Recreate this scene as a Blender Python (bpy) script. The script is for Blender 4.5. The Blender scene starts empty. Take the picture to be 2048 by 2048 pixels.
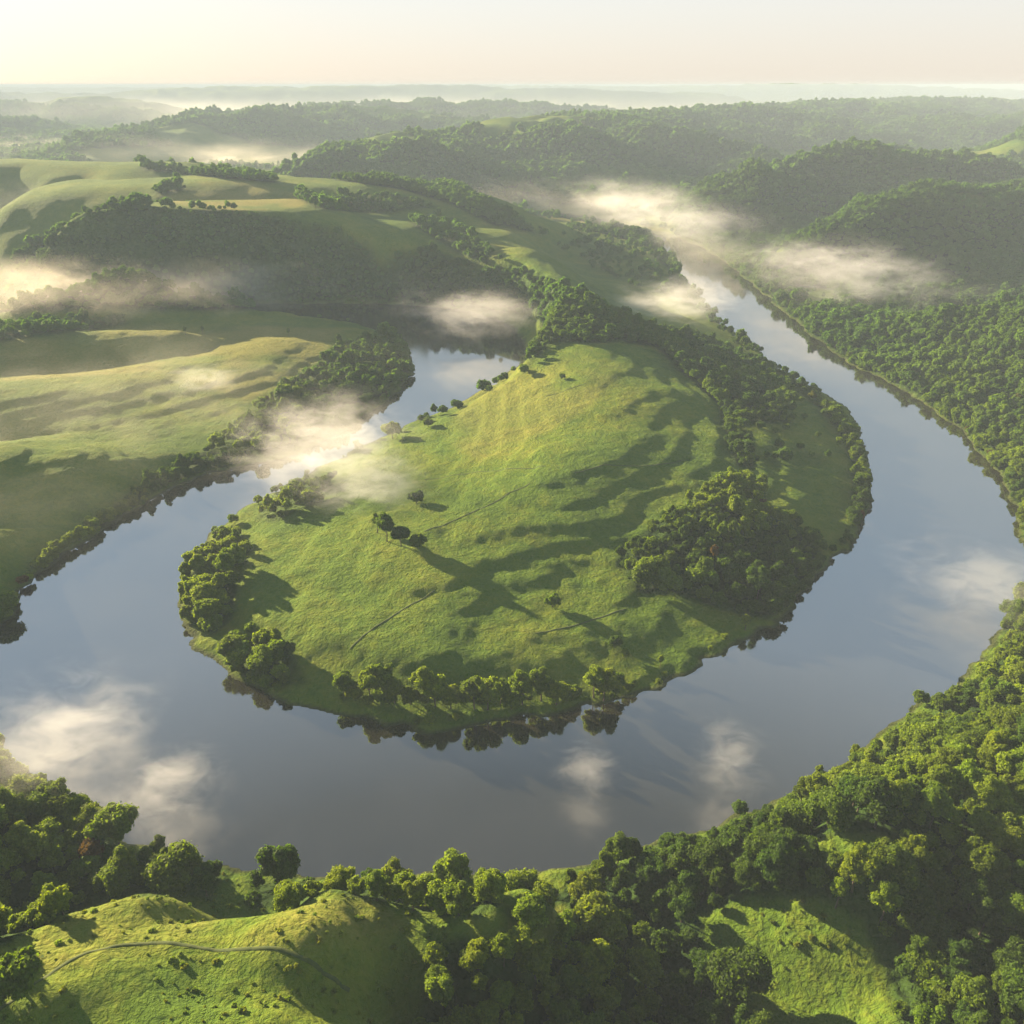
import bpy, math, random
import numpy as np

random.seed(7)
RNG = np.random.default_rng(7)
R = math.radians
scene = bpy.context.scene
root_col = scene.collection

# ------------------------------------------------------------------ survey: camera and helpers
EYE = 200.0                       # drone height above the river, metres
FOCAL = 860.0                     # focal length in pixels of a 1024 px picture
PITCH = math.atan(427 / FOCAL)
CP, SP = math.cos(PITCH), math.sin(PITCH)
K = 1024 / 1932.0                 # the photograph was measured on a 1932 px print


def ray(u, v):
    u, v = u * K, v * K
    return np.array([(u - 512) / FOCAL, CP + (512 - v) / FOCAL * SP, -SP + (512 - v) / FOCAL * CP])


def at_z(u, v, z=0.0):
    d = ray(u, v)
    t = (z - EYE) / d[2]
    return np.array([t * d[0], t * d[1]])


def at_y(u, v, y):
    d = ray(u, v)
    t = y / d[1]
    return (t * d[0], y, EYE + t * d[2])


def project(x, y, z):
    """map position -> position on the 1932 px print, used to look places up on the survey"""
    fz = y * CP - (z - EYE) * SP
    up = y * SP + (z - EYE) * CP
    fz = np.where(fz < 1, 1, fz)
    return (512 + FOCAL * x / fz) / K, (512 - FOCAL * up / fz) / K


def smooth(a, b, x):
    t = np.clip((x - a) / (b - a), 0, 1)
    return t * t * (3 - 2 * t)


def lattice(ix, iy, seed):
    h = (ix.astype(np.int64) * 374761393 + iy.astype(np.int64) * 668265263 + seed * 1442695041) & 0xFFFFFFFF
    h = ((h ^ (h >> 13)) * 1274126177) & 0xFFFFFFFF
    return ((h ^ (h >> 16)) & 0xFFFF) / 65535.0


def vnoise(x, y, seed=0):
    ix, iy = np.floor(x), np.floor(y)
    fx, fy = x - ix, y - iy
    fx, fy = fx * fx * fx * (fx * (fx * 6 - 15) + 10), fy * fy * fy * (fy * (fy * 6 - 15) + 10)
    a, b = lattice(ix, iy, seed), lattice(ix + 1, iy, seed)
    c, d = lattice(ix, iy + 1, seed), lattice(ix + 1, iy + 1, seed)
    return (a + (b - a) * fx) * (1 - fy) + (c + (d - c) * fx) * fy


def fbm(x, y, oct=4, seed=0):
    s, a, t = 0, 1.0, 0
    for o in range(oct):
        s = s + a * vnoise(x, y, seed + o * 17)
        t += a
        x, y, a = x * 2.03 + 11.3, y * 2.03 - 7.1, a * 0.5
    return s / t


def inside(poly, x, y):
    poly = np.asarray(poly, float)
    r = np.zeros(x.shape, bool)
    j = len(poly) - 1
    for i in range(len(poly)):
        xi, yi = poly[i]
        xj, yj = poly[j]
        if yi != yj:
            r ^= ((yi > y) != (yj > y)) & (x < (xj - xi) * (y - yi) / (yj - yi) + xi)
        j = i
    return r


def seg_dist(x, y, a, b):
    dx, dy = b[0] - a[0], b[1] - a[1]
    t = np.clip(((x - a[0]) * dx + (y - a[1]) * dy) / (dx * dx + dy * dy + 1e-9), 0, 1)
    return np.hypot(x - a[0] - t * dx, y - a[1] - t * dy), t


# ------------------------------------------------------------------ river course
RIVER_PRINT = [
    # inner bank, from the far right arm round the meander to the far left arm
    (820, 392), (930, 402), (1050, 415), (1150, 430), (1225, 452), (1258, 478), (1284, 512), (1316, 560), (1350, 602), (1404, 645),
    (1470, 694), (1536, 732), (1600, 770), (1630, 830), (1643, 880), (1643, 940), (1620, 1000), (1580, 1060),
    (1520, 1120), (1470, 1170), (1400, 1205), (1320, 1250), (1250, 1290), (1180, 1310), (1080, 1338), (960, 1360),
    (860, 1375), (760, 1378), (640, 1358), (520, 1320), (420, 1268), (360, 1205), (332, 1140), (340, 1090),
    (400, 1010), (480, 950), (590, 890), (715, 830), (780, 795), (840, 775), (915, 738), (975, 694), (1000, 660),
    # far bank of the left arm, under the wooded hill, then the meadow side
    (960, 606), (860, 582), (740, 574), (600, 573), (400, 575), (200, 578), (-100, 588), (-400, 600),
    (-400, 618), (-100, 604), (200, 594), (400, 590), (600, 598), (690, 615), (755, 640), (785, 690), (770, 725), (690, 788), (640, 822),
    (560, 862), (430, 885), (350, 905), (260, 960), (210, 985), (150, 1030), (100, 1055), (50, 1110), (0, 1185),
    (-60, 1240), (-80, 1300), (-40, 1360), (10, 1410), (60, 1465), (130, 1525), (250, 1580), (360, 1620), (480, 1650),
    (700, 1665), (850, 1655), (960, 1655), (1130, 1630), (1340, 1565), (1470, 1515), (1590, 1445), (1750, 1335),
    (1850, 1255), (1910, 1185), (1945, 1080), (1935, 1000), (1905, 930), (1860, 860), (1800, 800), (1720, 745),
    (1620, 695), (1540, 640), (1446, 560), (1392, 513), (1352, 483), (1308, 458), (1250, 438), (1150, 415), (1050, 402), (930, 391), (820, 382),
]
RIVER = np.array([at_z(u, v) for u, v in RIVER_PRINT])


def resample(p, n=3):
    """rounds the corners of a closed outline"""
    for _ in range(n):
        q = np.roll(p, -1, 0)
        p = np.stack([p * 0.75 + q * 0.25, p * 0.25 + q * 0.75], 1).reshape(-1, 2)
    return p


RIVER_S = resample(RIVER, 1)


def river_sd(x, y):
    """signed distance to the water's edge, positive on land"""
    xw = x + (fbm(x / 14, y / 14, 3, 91) - 0.5) * 9
    yw = y + (fbm(x / 14, y / 14, 3, 92) - 0.5) * 9
    d = np.full(x.shape, 400.0)
    m = (x > -700) & (x < 700) & (y > 80) & (y < 1750)
    if m.any():
        xm, ym = xw[m], yw[m]
        dm = np.full(xm.shape, 400.0)
        for i in range(len(RIVER_S)):
            s, _ = seg_dist(xm, ym, RIVER_S[i - 1], RIVER_S[i])
            np.minimum(dm, s, out=dm)
        ins = inside(RIVER_S, xm, ym)
        d[m] = np.where(ins, -dm, dm)
    return d


# ------------------------------------------------------------------ relief: crest lines (x, y, height, half width), sharpness
def cz(*pts):      # crest measured on the print with its height
    return [(*at_z(u, v, z), z, w) for u, v, z, w in pts]


def cy(*pts):      # crest measured on the print with its distance
    out = []
    for u, v, y, w in pts:
        x, yy, z = at_y(u, v, y)
        out.append((x, yy, z - 12 * float(smooth(1400, 2000, y) - smooth(5000, 8000, y)) - 8 + 20 * float(smooth(6500, 8000, y)), w))
    return out


CRESTS = [
    # meander: grassy spine and wooded neck
    (cz((960, 480, 46, 70), (1010, 525, 42, 66), (1090, 590, 40, 75), (1130, 655, 29, 85), (1150, 730, 24, 85), (1110, 820, 20, 82),
        (1020, 910, 18, 70), (900, 970, 14, 62), (780, 1040, 11, 60), (700, 1140, 7, 60)), 2.0),
    (cz((1150, 730, 22, 60), (1260, 820, 14, 55), (1300, 900, 11, 50), (1280, 1000, 9, 50)), 2.2),
    # plateau with the dark escarpment behind the left meadow
    (cy((110, 440, 850, 60), (220, 396, 880, 90), (350, 385, 930, 120), (520, 385, 960, 130), (690, 415, 980, 120), (850, 432, 1000, 110), (950, 482, 880, 70)), 3.2),
    (cy((200, 345, 1150, 160), (420, 335, 1150, 180), (640, 348, 1150, 180), (800, 365, 1180, 150), (900, 400, 1180, 120)), 3.0),
    (cy((-200, 315, 1300, 180), (60, 305, 1380, 150), (300, 312, 1350, 160), (520, 335, 1300, 120)), 3.0),
    # hill A, wooded, in the middle of the picture
    (cy((610, 300, 1650, 90), (700, 268, 1760, 170), (800, 252, 1880, 230), (900, 236, 2000, 270), (1000, 228, 2080, 300), (1080, 235, 2150, 280),
        (1250, 250, 2150, 220), (1420, 285, 2000, 130)), 2.2),
    (cy((1000, 228, 2080, 300), (1150, 222, 2500, 350), (1350, 215, 2900, 400), (1560, 195, 3700, 520), (1750, 190, 4200, 600), (1932, 185, 4600, 700), (2400, 185, 4800, 900)), 2.4),
    (cy((1500, 245, 2700, 200), (1640, 235, 3000, 260), (1800, 225, 3100, 300), (2100, 215, 3100, 400)), 2.0),
    # hill B to the left of it
    (cy((140, 290, 2250, 120), (230, 258, 2500, 220), (330, 228, 2800, 320), (430, 212, 3000, 350), (560, 200, 3200, 380), (700, 207, 3300, 360), (860, 225, 3300, 250)), 2.2),
    (cy((640, 200, 4000, 400), (860, 190, 4200, 500), (1060, 205, 4300, 400)), 2.0),
    # hills at the far left
    (cy((-500, 190, 5000, 600), (0, 190, 5000, 600), (130, 187, 5100, 600), (260, 205, 5000, 450), (350, 225, 4700, 260)), 2.2),
    (cy((-400, 235, 3300, 400), (0, 230, 3400, 380), (160, 245, 3300, 260)), 2.2),
    # the last ridges under the sky
    (cy((-600, 182, 8000, 900), (150, 182, 8000, 800), (480, 172, 8200, 900), (900, 168, 8600, 1000), (1180, 176, 8600, 800), (1300, 182, 8500, 600)), 2.0),
    (cy((-1000, 171, 12500, 1500), (300, 170, 12500, 1500), (800, 165, 12800, 1500), (1250, 167, 12500, 1400), (1480, 162, 12300, 1500), (1700, 166, 12200, 1500), (1932, 174, 12000, 1500), (2600, 176, 12000, 1600)), 2.0),
    # right bank: hills C and D
    (cy((1300, 388, 1330, 45), (1400, 338, 1400, 75), (1500, 304, 1450, 95), (1580, 294, 1480, 105), (1720, 300, 1500, 100), (1860, 325, 1480, 95)), 2.6),
    (cy((1680, 285, 1950, 150), (1850, 262, 1900, 200), (2000, 250, 1900, 220), (2300, 245, 1800, 300)), 2.2),
    (cy((1470, 482, 985, 34), (1560, 436, 1020, 55), (1660, 400, 1050, 75), (1790, 380, 1080, 88), (1932, 386, 1100, 95), (2200, 380, 1100, 130)), 2.6),
    (cy((1850, 362, 1250, 90), (2000, 345, 1280, 120), (2300, 340, 1300, 150)), 2.2),
    # wooded slope E above the right bank
    ([(318, 715, 9, 45), (370, 700, 24, 62), (440, 660, 42, 90), (500, 570, 54, 110), (500, 450, 56, 115), (450, 340, 56, 110)], 2.0),
    # near right wooded slope
    ([(420, 260, 60, 110), (300, 190, 58, 85), (215, 130, 60, 75), (160, 70, 62, 70), (100, 10, 66, 70)], 2.0),
    ([(215, 130, 40, 60), (150, 160, 34, 50), (95, 160, 26, 38)], 2.0),
    # near left grassy mounds
    (cz((-60, 1850, 42, 26), (110, 1770, 41, 22), (260, 1720, 39, 20)), 2.2),
    (cz((560, 1800, 40, 24), (640, 1730, 34, 26), (770, 1770, 29, 26), (900, 1810, 27, 26)), 2.0),
    (cz((-40, 1930, 44, 28), (200, 1840, 43, 26), (400, 1805, 41, 24), (580, 1810, 40, 24)), 2.6),
    ([(-130, 92, 45, 34), (-80, 96, 46, 34), (-45, 92, 46, 30), (-20, 84, 43, 26)], 2.4),
    ([(-200, 55, 52, 50), (-80, 50, 50, 48), (20, 45, 50, 50), (110, 40, 60, 60)], 2.2),
    (cz((930, 1760, 30, 18), (1000, 1700, 27, 13)), 2.0),
    (cz((-180, 1560, 20, 26), (-40, 1520, 17, 20), (40, 1500, 10, 14)), 2.0),
    # left meadow
    (cz((-150, 640, 24, 60), (60, 640, 21, 45), (220, 640, 18, 36), (330, 645, 14, 30)), 2.2),
    (cz((-150, 760, 20, 65), (40, 740, 17, 58), (250, 720, 13, 55), (420, 700, 11, 50), (560, 660, 8, 45)), 2.2),
    (cz((-200, 900, 23, 60), (0, 860, 19, 50), (120, 870, 14, 40), (220, 890, 9, 30)), 2.2),
    (cz((-150, 1030, 24, 40), (0, 1010, 20, 30), (90, 1000, 12, 22)), 2.2),
]


def relief(x, y, detail=True):
    x = np.asarray(x, float)
    y = np.asarray(y, float)
    # small meanders of the slopes: warp the plan before measuring distances
    wx = x + (fbm(x / 160, y / 160, 3, 3) - 0.5) * np.clip(y * 0.07, 6, 260)
    wy = y + (fbm(x / 160, y / 160, 3, 4) - 0.5) * np.clip(y * 0.07, 6, 260)
    far = smooth(2500, 7000, y)
    wx = wx + far * (fbm(x / 900, y / 900, 3, 5) - 0.5) * 900
    wy = wy + far * (fbm(x / 900, y / 900, 3, 6) - 0.5) * 900
    acc = np.zeros(x.shape)
    for pts, k in CRESTS:
        best = np.zeros(x.shape)
        for a, b in zip(pts[:-1], pts[1:]):
            wmax = max(a[3], b[3]) * 3
            m = (wx > min(a[0], b[0]) - wmax) & (wx < max(a[0], b[0]) + wmax) & (wy > min(a[1], b[1]) - wmax) & (wy < max(a[1], b[1]) + wmax)
            if not m.any():
                continue
            d, t = seg_dist(wx[m], wy[m], a, b)
            z = a[2] + (b[2] - a[2]) * t
            w = a[3] + (b[3] - a[3]) * t
            best[m] = np.maximum(best[m], z * np.exp(-np.power(d / w, k)))
        acc += best ** 8
    h = acc ** 0.125
    # gullies and spurs cut into the slopes of the hills
    amp = smooth(10, 70, h) * np.clip(y / 1500, 0, 1)
    amp = amp * np.maximum(smooth(100, 250, x), smooth(1500, 1900, y))
    n = 1 - np.abs(2 * fbm(x / 230, y / 230, 3, 21) - 1) * 2
    h = h + amp * (n - 0.5) * 26
    h = h + (fbm(x / 700, y / 700, 3, 23) - 0.47) * 36 * smooth(1500, 3500, y)
    base = 4.0 + 5 * (fbm(x / 120, y / 120, 3, 31) - 0.4) + 6 * smooth(600, 1400, y)
    h = np.maximum(h, 0) + base
    if detail:
        near = 1 - smooth(500, 1300, y)
        h = h + near * (fbm(x / 38, y / 38, 4, 41) - 0.5) * 3.6
        # terrace edges and old field banks
        q = (h + 2.5 * (fbm(x / 60, y / 60, 3, 45) - 0.5)) / 3.2
        st = np.floor(q) + smooth(0.62, 1.0, q - np.floor(q))
        h = h + near * 0.36 * smooth(3, 8, h) * (st - q) * 3.2
        h = h + near * (fbm(x / 6, y / 6, 3, 47) - 0.5) * 0.9
    sd = river_sd(x, y)
    bank = smooth(-1, 34, sd)
    rim = 0.25 + 1.3 * smooth(0, 5, sd)
    land = rim + (np.maximum(h, 1.5) - 1.0) * bank ** 1.3
    return np.where(sd > 0, land, np.maximum(-3.0, sd * 0.35) + 0.25 * (sd > -0.5)), sd


# ------------------------------------------------------------------ where trees stand (outlines measured on the print)
WOODS = [  # outline, nearest y, farthest y, share of ground covered, place
    ([(940, 1720), (1060, 1680), (1130, 1650), (1340, 1590), (1480, 1530), (1600, 1460), (1760, 1350), (1860, 1270), (1945, 1160), (2300, 1060),
      (2600, 2200), (1720, 2200), (1690, 1930), (1660, 1810), (1630, 1745), (1550, 1695), (1430, 1690), (1325, 1725), (1330, 1800), (1385, 1890),
      (1440, 1960), (1480, 2200), (740, 2200), (790, 1950), (800, 1850), (800, 1780), (900, 1770), (950, 1790), (1010, 1740)], 0, 300, 1.0, 'near right wood'),
    ([(-300, 1440), (30, 1460), (150, 1560), (260, 1610), (420, 1650), (400, 1700), (320, 1690), (240, 1690), (130, 1725), (20, 1775), (-60, 1820), (-300, 1900)], 0, 300, 0.95, 'near left wood'),
    ([(470, 1665), (560, 1660), (600, 1690), (560, 1715), (480, 1710)], 0, 300, 1.0, 'near bank clump'),
    ([(610, 1680), (760, 1670), (890, 1680), (950, 1700), (900, 1735), (780, 1720), (700, 1700)], 0, 300, 0.9, 'near bank row'),
    ([(340, 1130), (350, 1090), (400, 1030), (440, 1000), (480, 1030), (450, 1100), (435, 1170), (400, 1200), (360, 1180)], 200, 500, 0.95, 'left tip'),
    ([(430, 1230), (470, 1200), (560, 1240), (580, 1290), (500, 1300), (440, 1270)], 200, 500, 0.7, 'left tip lower'),
    ([(480, 975), (560, 920), (640, 900), (600, 950), (510, 990)], 200, 700, 0.6, 'left tip'),
    ([(1165, 1055), (1220, 1000), (1300, 950), (1390, 900), (1440, 920), (1450, 970), (1530, 1010), (1560, 1070), (1520, 1125), (1450, 1170), (1360, 1150), (1260, 1120), (1200, 1120)], 200, 600, 1.0, 'inner wood'),
    ([(985, 715), (1010, 672), (1050, 645), (1100, 648), (1170, 645), (1240, 655), (1290, 705), (1330, 740), (1370, 775), (1480, 790), (1490, 730), (1420, 690),
      (1350, 650), (1265, 630), (1190, 602), (1120, 574), (1050, 542), (990, 515), (930, 505), (880, 520), (930, 560), (1000, 590), (1030, 625), (1010, 650)], 450, 1100, 1.0, 'neck wood'),
    ([(400, 860), (430, 810), (520, 750), (600, 700), (640, 655), (740, 635), (797, 660), (800, 705), (700, 790), (600, 835), (480, 865), (430, 882)], 400, 800, 0.7, 'left bank belt'),
    ([(190, 985), (290, 905), (400, 845), (430, 888), (350, 908), (250, 968)], 300, 700, 0.8, 'left bank belt'),
    ([(-60, 1215), (0, 1140), (80, 1060), (200, 970), (215, 990), (100, 1060), (50, 1112), (0, 1190)], 250, 500, 0.35, 'left bank'),
    ([(-200, 630), (0, 620), (130, 610), (235, 605), (240, 615), (130, 628), (0, 645), (-200, 660)], 500, 1000, 0.8, 'meadow hedge'),
    ([(0, 520), (50, 470), (110, 440), (180, 400), (260, 388), (340, 395), (430, 395), (520, 415), (620, 435), (690, 465), (720, 500), (800, 470), (880, 500), (930, 540),
      (1000, 580), (1000, 600), (900, 585), (700, 582), (-200, 592), (-200, 540)], 600, 1010, 1.0, 'escarpment'),
    ([(265, 312), (400, 325), (520, 338), (520, 346), (400, 335), (270, 322)], 1000, 1700, 1.0, 'plateau'),
    ([(560, 375), (700, 370), (830, 390), (720, 405), (600, 395)], 900, 1600, 0.7, 'plateau'),
    ([(620, 338), (740, 342), (850, 350), (980, 410), (1010, 440), (930, 425), (850, 385), (760, 358)], 900, 1700, 1.0, 'plateau'),
    ([(770, 420), (830, 405), (900, 460), (960, 500), (900, 500), (820, 450)], 700, 1300, 0.8, 'plateau'),
    ([(285, 360), (340, 345), (350, 360), (300, 372)], 900, 1500, 0.8, 'plateau'),
    ([(1000, 430), (1130, 440), (1280, 480), (1310, 560), (1240, 560), (1100, 500)], 700, 1300, 0.14, 'valley meadow'),
    ([(1220, 470), (1280, 490), (1300, 520), (1270, 515)], 700, 1300, 0.5, 'valley meadow'),
    ([(1420, 740), (1560, 770), (1600, 850), (1540, 870), (1440, 850)], 400, 800, 0.10, 'bench meadow'),
    ([(1360, 760), (1480, 770), (1490, 800), (1380, 800)], 400, 800, 0.8, 'neck wood'),
    ([(1440, 860), (1560, 850), (1560, 880), (1460, 880)], 400, 800, 0.25, 'bench meadow'),
]
ROWS = [  # centre line on the print, half width in metres, nearest y, farthest y, share, place
    ([(1285, 705), (1335, 750), (1372, 800), (1388, 860), (1400, 900)], 7, 300, 800, 0.95, 'hedge row'),
    ([(1550, 765), (1600, 810), (1622, 870), (1630, 935), (1622, 985)], 5, 300, 800, 0.9, 'right bank row'),
    ([(1622, 985), (1580, 1050), (1520, 1115), (1470, 1162)], 4, 250, 600, 0.3, 'right bank row'),
    ([(1275, 522), (1325, 580), (1375, 635), (1430, 675), (1485, 712), (1550, 765)], 6, 450, 1200, 0.4, 'right bank row'),
    ([(780, 800), (840, 782), (910, 745), (965, 708)], 4, 400, 900, 0.3, 'left arm bank'),
]
CLEARINGS = [
    ([(1500, 1590), (1600, 1570), (1690, 1575), (1650, 1625), (1540, 1630)], 0, 300),
    ([(1000, 1760), (1060, 1700), (1080, 1720), (1030, 1800), (980, 1850)], 0, 300),
]


def cover(x, y, z, sd):
    """share of tree cover and place index (into PLACES)"""
    u, v = project(x, y, z)
    c = np.zeros(x.shape)
    place = np.full(x.shape, -1)
    # right bank: closed wood from the water's edge over the hills
    bank_x = np.interp(y, [250, 390, 530, 645, 760, 900, 1100, 1300], [225, 268, 297, 272, 262, 268, 262, 120])
    right = (x > bank_x - 38) & (y > 290) & (y < 1330)
    c[right] = 1.0
    c[right & (fbm(x / 60, y / 60, 3, 89) > 0.69) & (sd > 25)] = 0.12
    place[right] = PLACES.index('right bank wood')
    # distant country: woods on the slopes, fields on the tops
    n = fbm(x / 420, y / 420, 3, 61)
    lo = smooth(1200, 1340, y)
    far_c = smooth(0.36, 0.42, n + 0.10 * smooth(20, 60, z) - 0.20 * smooth(118, 135, z)) * smooth(1270, 1330, y)
    valley = (y > 1200) & (z < 14)
    far_c = np.where(valley, far_c * 0.25, far_c)
    g = (far_c > c) & (y > 1270)
    plateau = inside([(-300, 290), (0, 290), (300, 298), (620, 330), (900, 385), (1000, 430), (900, 470), (0, 480), (-300, 480)], u, v) & (y < 1560)
    g &= ~plateau
    c[g] = far_c[g]
    place[g & (place < 0)] = PLACES.index('far hills')
    for poly, y0, y1, share, name in WOODS:
        m = inside(poly, u, v) & (y > y0) & (y < y1)
        c[m] = share
        place[m] = PLACES.index(name)
    for line, hw, y0, y1, share, name in ROWS:
        pts = [at_z(a, b, 4) for a, b in line]
        d = np.full(x.shape, 1e9)
        for a, b in zip(pts[:-1], pts[1:]):
            m = (x > min(a[0], b[0]) - hw * 2) & (x < max(a[0], b[0]) + hw * 2) & (y > min(a[1], b[1]) - hw * 2) & (y < max(a[1], b[1]) + hw * 2)
            if m.any():
                d[m] = np.minimum(d[m], seg_dist(x[m], y[m], a, b)[0])
        m = (d < hw) & (sd > 1.5)
        c[m] = np.maximum(c[m], share)
        place[m] = PLACES.index(name)
    for poly, y0, y1 in CLEARINGS:
        c[inside(poly, u, v) & (y > y0) & (y < y1)] = 0
    c[sd < np.where(np.isin(place, [PLACES.index('right bank wood'), PLACES.index('near right wood')]), 0.8, 2.2)] = 0
    return c, place


PLACES = ['right bank wood', 'far hills'] + sorted({w[4] for w in WOODS} | {r[5] for r in ROWS})


# ------------------------------------------------------------------ object helpers
def tag(o, label=None, cat=None, group=None, kind=None):
    for k, val in (('label', label), ('category', cat), ('group', group), ('kind', kind)):
        if val:
            o[k] = val
    return o


def mesh_from(name, verts, faces_flat, sizes=4, smooth_shade=False):
    me = bpy.data.meshes.new(name)
    verts = np.asarray(verts, np.float32)
    faces_flat = np.asarray(faces_flat, np.int32).ravel()
    nf = len(faces_flat) // sizes
    me.vertices.add(len(verts))
    me.vertices.foreach_set('co', verts.ravel())
    me.loops.add(len(faces_flat))
    me.loops.foreach_set('vertex_index', faces_flat)
    me.polygons.add(nf)
    me.polygons.foreach_set('loop_start', np.arange(nf, dtype=np.int32) * sizes)
    if smooth_shade:
        me.polygons.foreach_set('use_smooth', np.ones(nf, bool))
    me.update(calc_edges=True)
    return me


def link(name, me, mat=None, parent=None, col=None):
    o = bpy.data.objects.new(name, me)
    (col or root_col).objects.link(o)
    if mat is not None and me is not None and not me.materials:
        me.materials.append(mat)
    o.parent = parent
    return o


def grid_faces(nr, nc):
    i = np.arange(nr - 1)[:, None] * nc + np.arange(nc - 1)[None, :]
    return np.stack([i, i + 1, i + nc + 1, i + nc], -1).reshape(-1)


def material(name):
    m = bpy.data.materials.new(name)
    m.use_nodes = True
    m.node_tree.nodes.clear()
    nd = m.node_tree.nodes
    out = nd.new('ShaderNodeOutputMaterial')
    return m, nd, m.node_tree.links, out


def ramp(nd, stops, interp='LINEAR'):
    r = nd.new('ShaderNodeValToRGB')
    r.color_ramp.interpolation = interp
    el = r.color_ramp.elements
    while len(el) < len(stops):
        el.new(0.5)
    for e, (p, c) in zip(el, stops):
        e.position = p
        e.color = (*c, 1) if len(c) == 3 else c
    return r


def noise(nd, lk, vec, scale, detail=4, rough=0.55, dist=0.0):
    n = nd.new('ShaderNodeTexNoise')
    n.inputs['Scale'].default_value = scale
    n.inputs['Detail'].default_value = detail
    n.inputs['Roughness'].default_value = rough
    n.inputs['Distortion'].default_value = dist
    if vec is not None:
        lk.new(vec, n.inputs['Vector'])
    return n


def mixc(nd, lk, fac, a, b, mode='MIX'):
    m = nd.new('ShaderNodeMix')
    m.data_type = 'RGBA'
    m.blend_type = mode
    for sock, val in ((m.inputs[0], fac), (m.inputs[6], a), (m.inputs[7], b)):
        if isinstance(val, bpy.types.NodeSocket):
            lk.new(val, sock)
        elif isinstance(val, tuple):
            sock.default_value = (*val, 1)
        else:
            sock.default_value = val
    return m.outputs[2]


def math_n(nd, lk, op, a, b=None, c=None, clamp=False):
    m = nd.new('ShaderNodeMath')
    m.operation = op
    m.use_clamp = clamp
    for i, val in enumerate((a, b, c)):
        if val is None:
            continue
        if isinstance(val, bpy.types.NodeSocket):
            lk.new(val, m.inputs[i])
        else:
            m.inputs[i].default_value = val
    return m.outputs[0]


# ------------------------------------------------------------------ materials
def ground_material():
    m, nd, lk, out = material('meadow_and_woodland_ground')
    geo = nd.new('ShaderNodeNewGeometry')
    pos = geo.outputs['Position']
    big = noise(nd, lk, pos, 0.011, 4, 0.6)
    mid = noise(nd, lk, pos, 0.06, 5, 0.65, 0.6)
    fine = noise(nd, lk, pos, 0.55, 5, 0.7)
    tuft = nd.new('ShaderNodeTexVoronoi')
    tuft.inputs['Scale'].default_value = 0.75
    lk.new(pos, tuft.inputs['Vector'])
    grass = ramp(nd, [(0.34, (0.048, 0.100, 0.012)), (0.47, (0.088, 0.150, 0.014)), (0.58, (0.140, 0.180, 0.018)), (0.70, (0.210, 0.205, 0.034))])
    rough = noise(nd, lk, pos, 0.26, 5, 0.68, 0.4)
    s = math_n(nd, lk, 'ADD', math_n(nd, lk, 'MULTIPLY', big.outputs[0], 0.62), math_n(nd, lk, 'MULTIPLY', mid.outputs[0], 0.30))
    s = math_n(nd, lk, 'MULTIPLY_ADD', rough.outputs[0], 0.22, s)
    s = math_n(nd, lk, 'ADD', s, math_n(nd, lk, 'MULTIPLY_ADD', fine.outputs[0], 0.24, -0.19))
    lk.new(s, grass.inputs[0])
    col = grass.outputs[0]
    # straw tone of mown fields; also sunlit yellow painted on meander and mounds
    at = nd.new('ShaderNodeAttribute')
    at.attribute_name = 'dry_sunlit'
    hay_sunlit = ramp(nd, [(0.35, (0.17, 0.18, 0.028)), (0.65, (0.265, 0.225, 0.060))])
    lk.new(fine.outputs[0], hay_sunlit.inputs[0])
    col = mixc(nd, lk, at.outputs['Fac'], col, hay_sunlit.outputs[0])
    # woodland floor and canopy tone of far woods
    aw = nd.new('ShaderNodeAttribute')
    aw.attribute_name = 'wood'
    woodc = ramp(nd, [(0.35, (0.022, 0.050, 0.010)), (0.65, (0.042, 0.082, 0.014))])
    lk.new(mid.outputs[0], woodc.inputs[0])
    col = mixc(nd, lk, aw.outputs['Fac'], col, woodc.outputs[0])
    # river bed and muddy edge
    ab = nd.new('ShaderNodeAttribute')
    ab.attribute_name = 'mud'
    col = mixc(nd, lk, ab.outputs['Fac'], col, (0.058, 0.072, 0.024))
    p = nd.new('ShaderNodeBsdfPrincipled')
    p.inputs['Roughness'].default_value = 0.95
    p.inputs['Specular IOR Level'].default_value = 0.1
    lk.new(col, p.inputs['Base Color'])
    hgt = math_n(nd, lk, 'ADD', math_n(nd, lk, 'MULTIPLY', fine.outputs[0], 1.0), math_n(nd, lk, 'MULTIPLY', tuft.outputs['Distance'], -0.35))
    hgt = math_n(nd, lk, 'MULTIPLY_ADD', rough.outputs[0], 2.6, hgt)
    b = nd.new('ShaderNodeBump')
    b.inputs['Strength'].default_value = 1.0
    b.inputs['Distance'].default_value = 0.9
    lk.new(hgt, b.inputs['Height'])
    far = noise(nd, lk, pos, 0.06, 3, 0.7)
    b2 = nd.new('ShaderNodeBump')
    b2.inputs['Distance'].default_value = 14
    lk.new(math_n(nd, lk, 'MULTIPLY', aw.outputs['Fac'], 0.8), b2.inputs['Strength'])
    lk.new(far.outputs[0], b2.inputs['Height'])
    lk.new(b.outputs[0], b2.inputs['Normal'])
    lk.new(b2.outputs[0], p.inputs['Normal'])
    lk.new(p.outputs[0], out.inputs[0])
    return m


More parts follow.
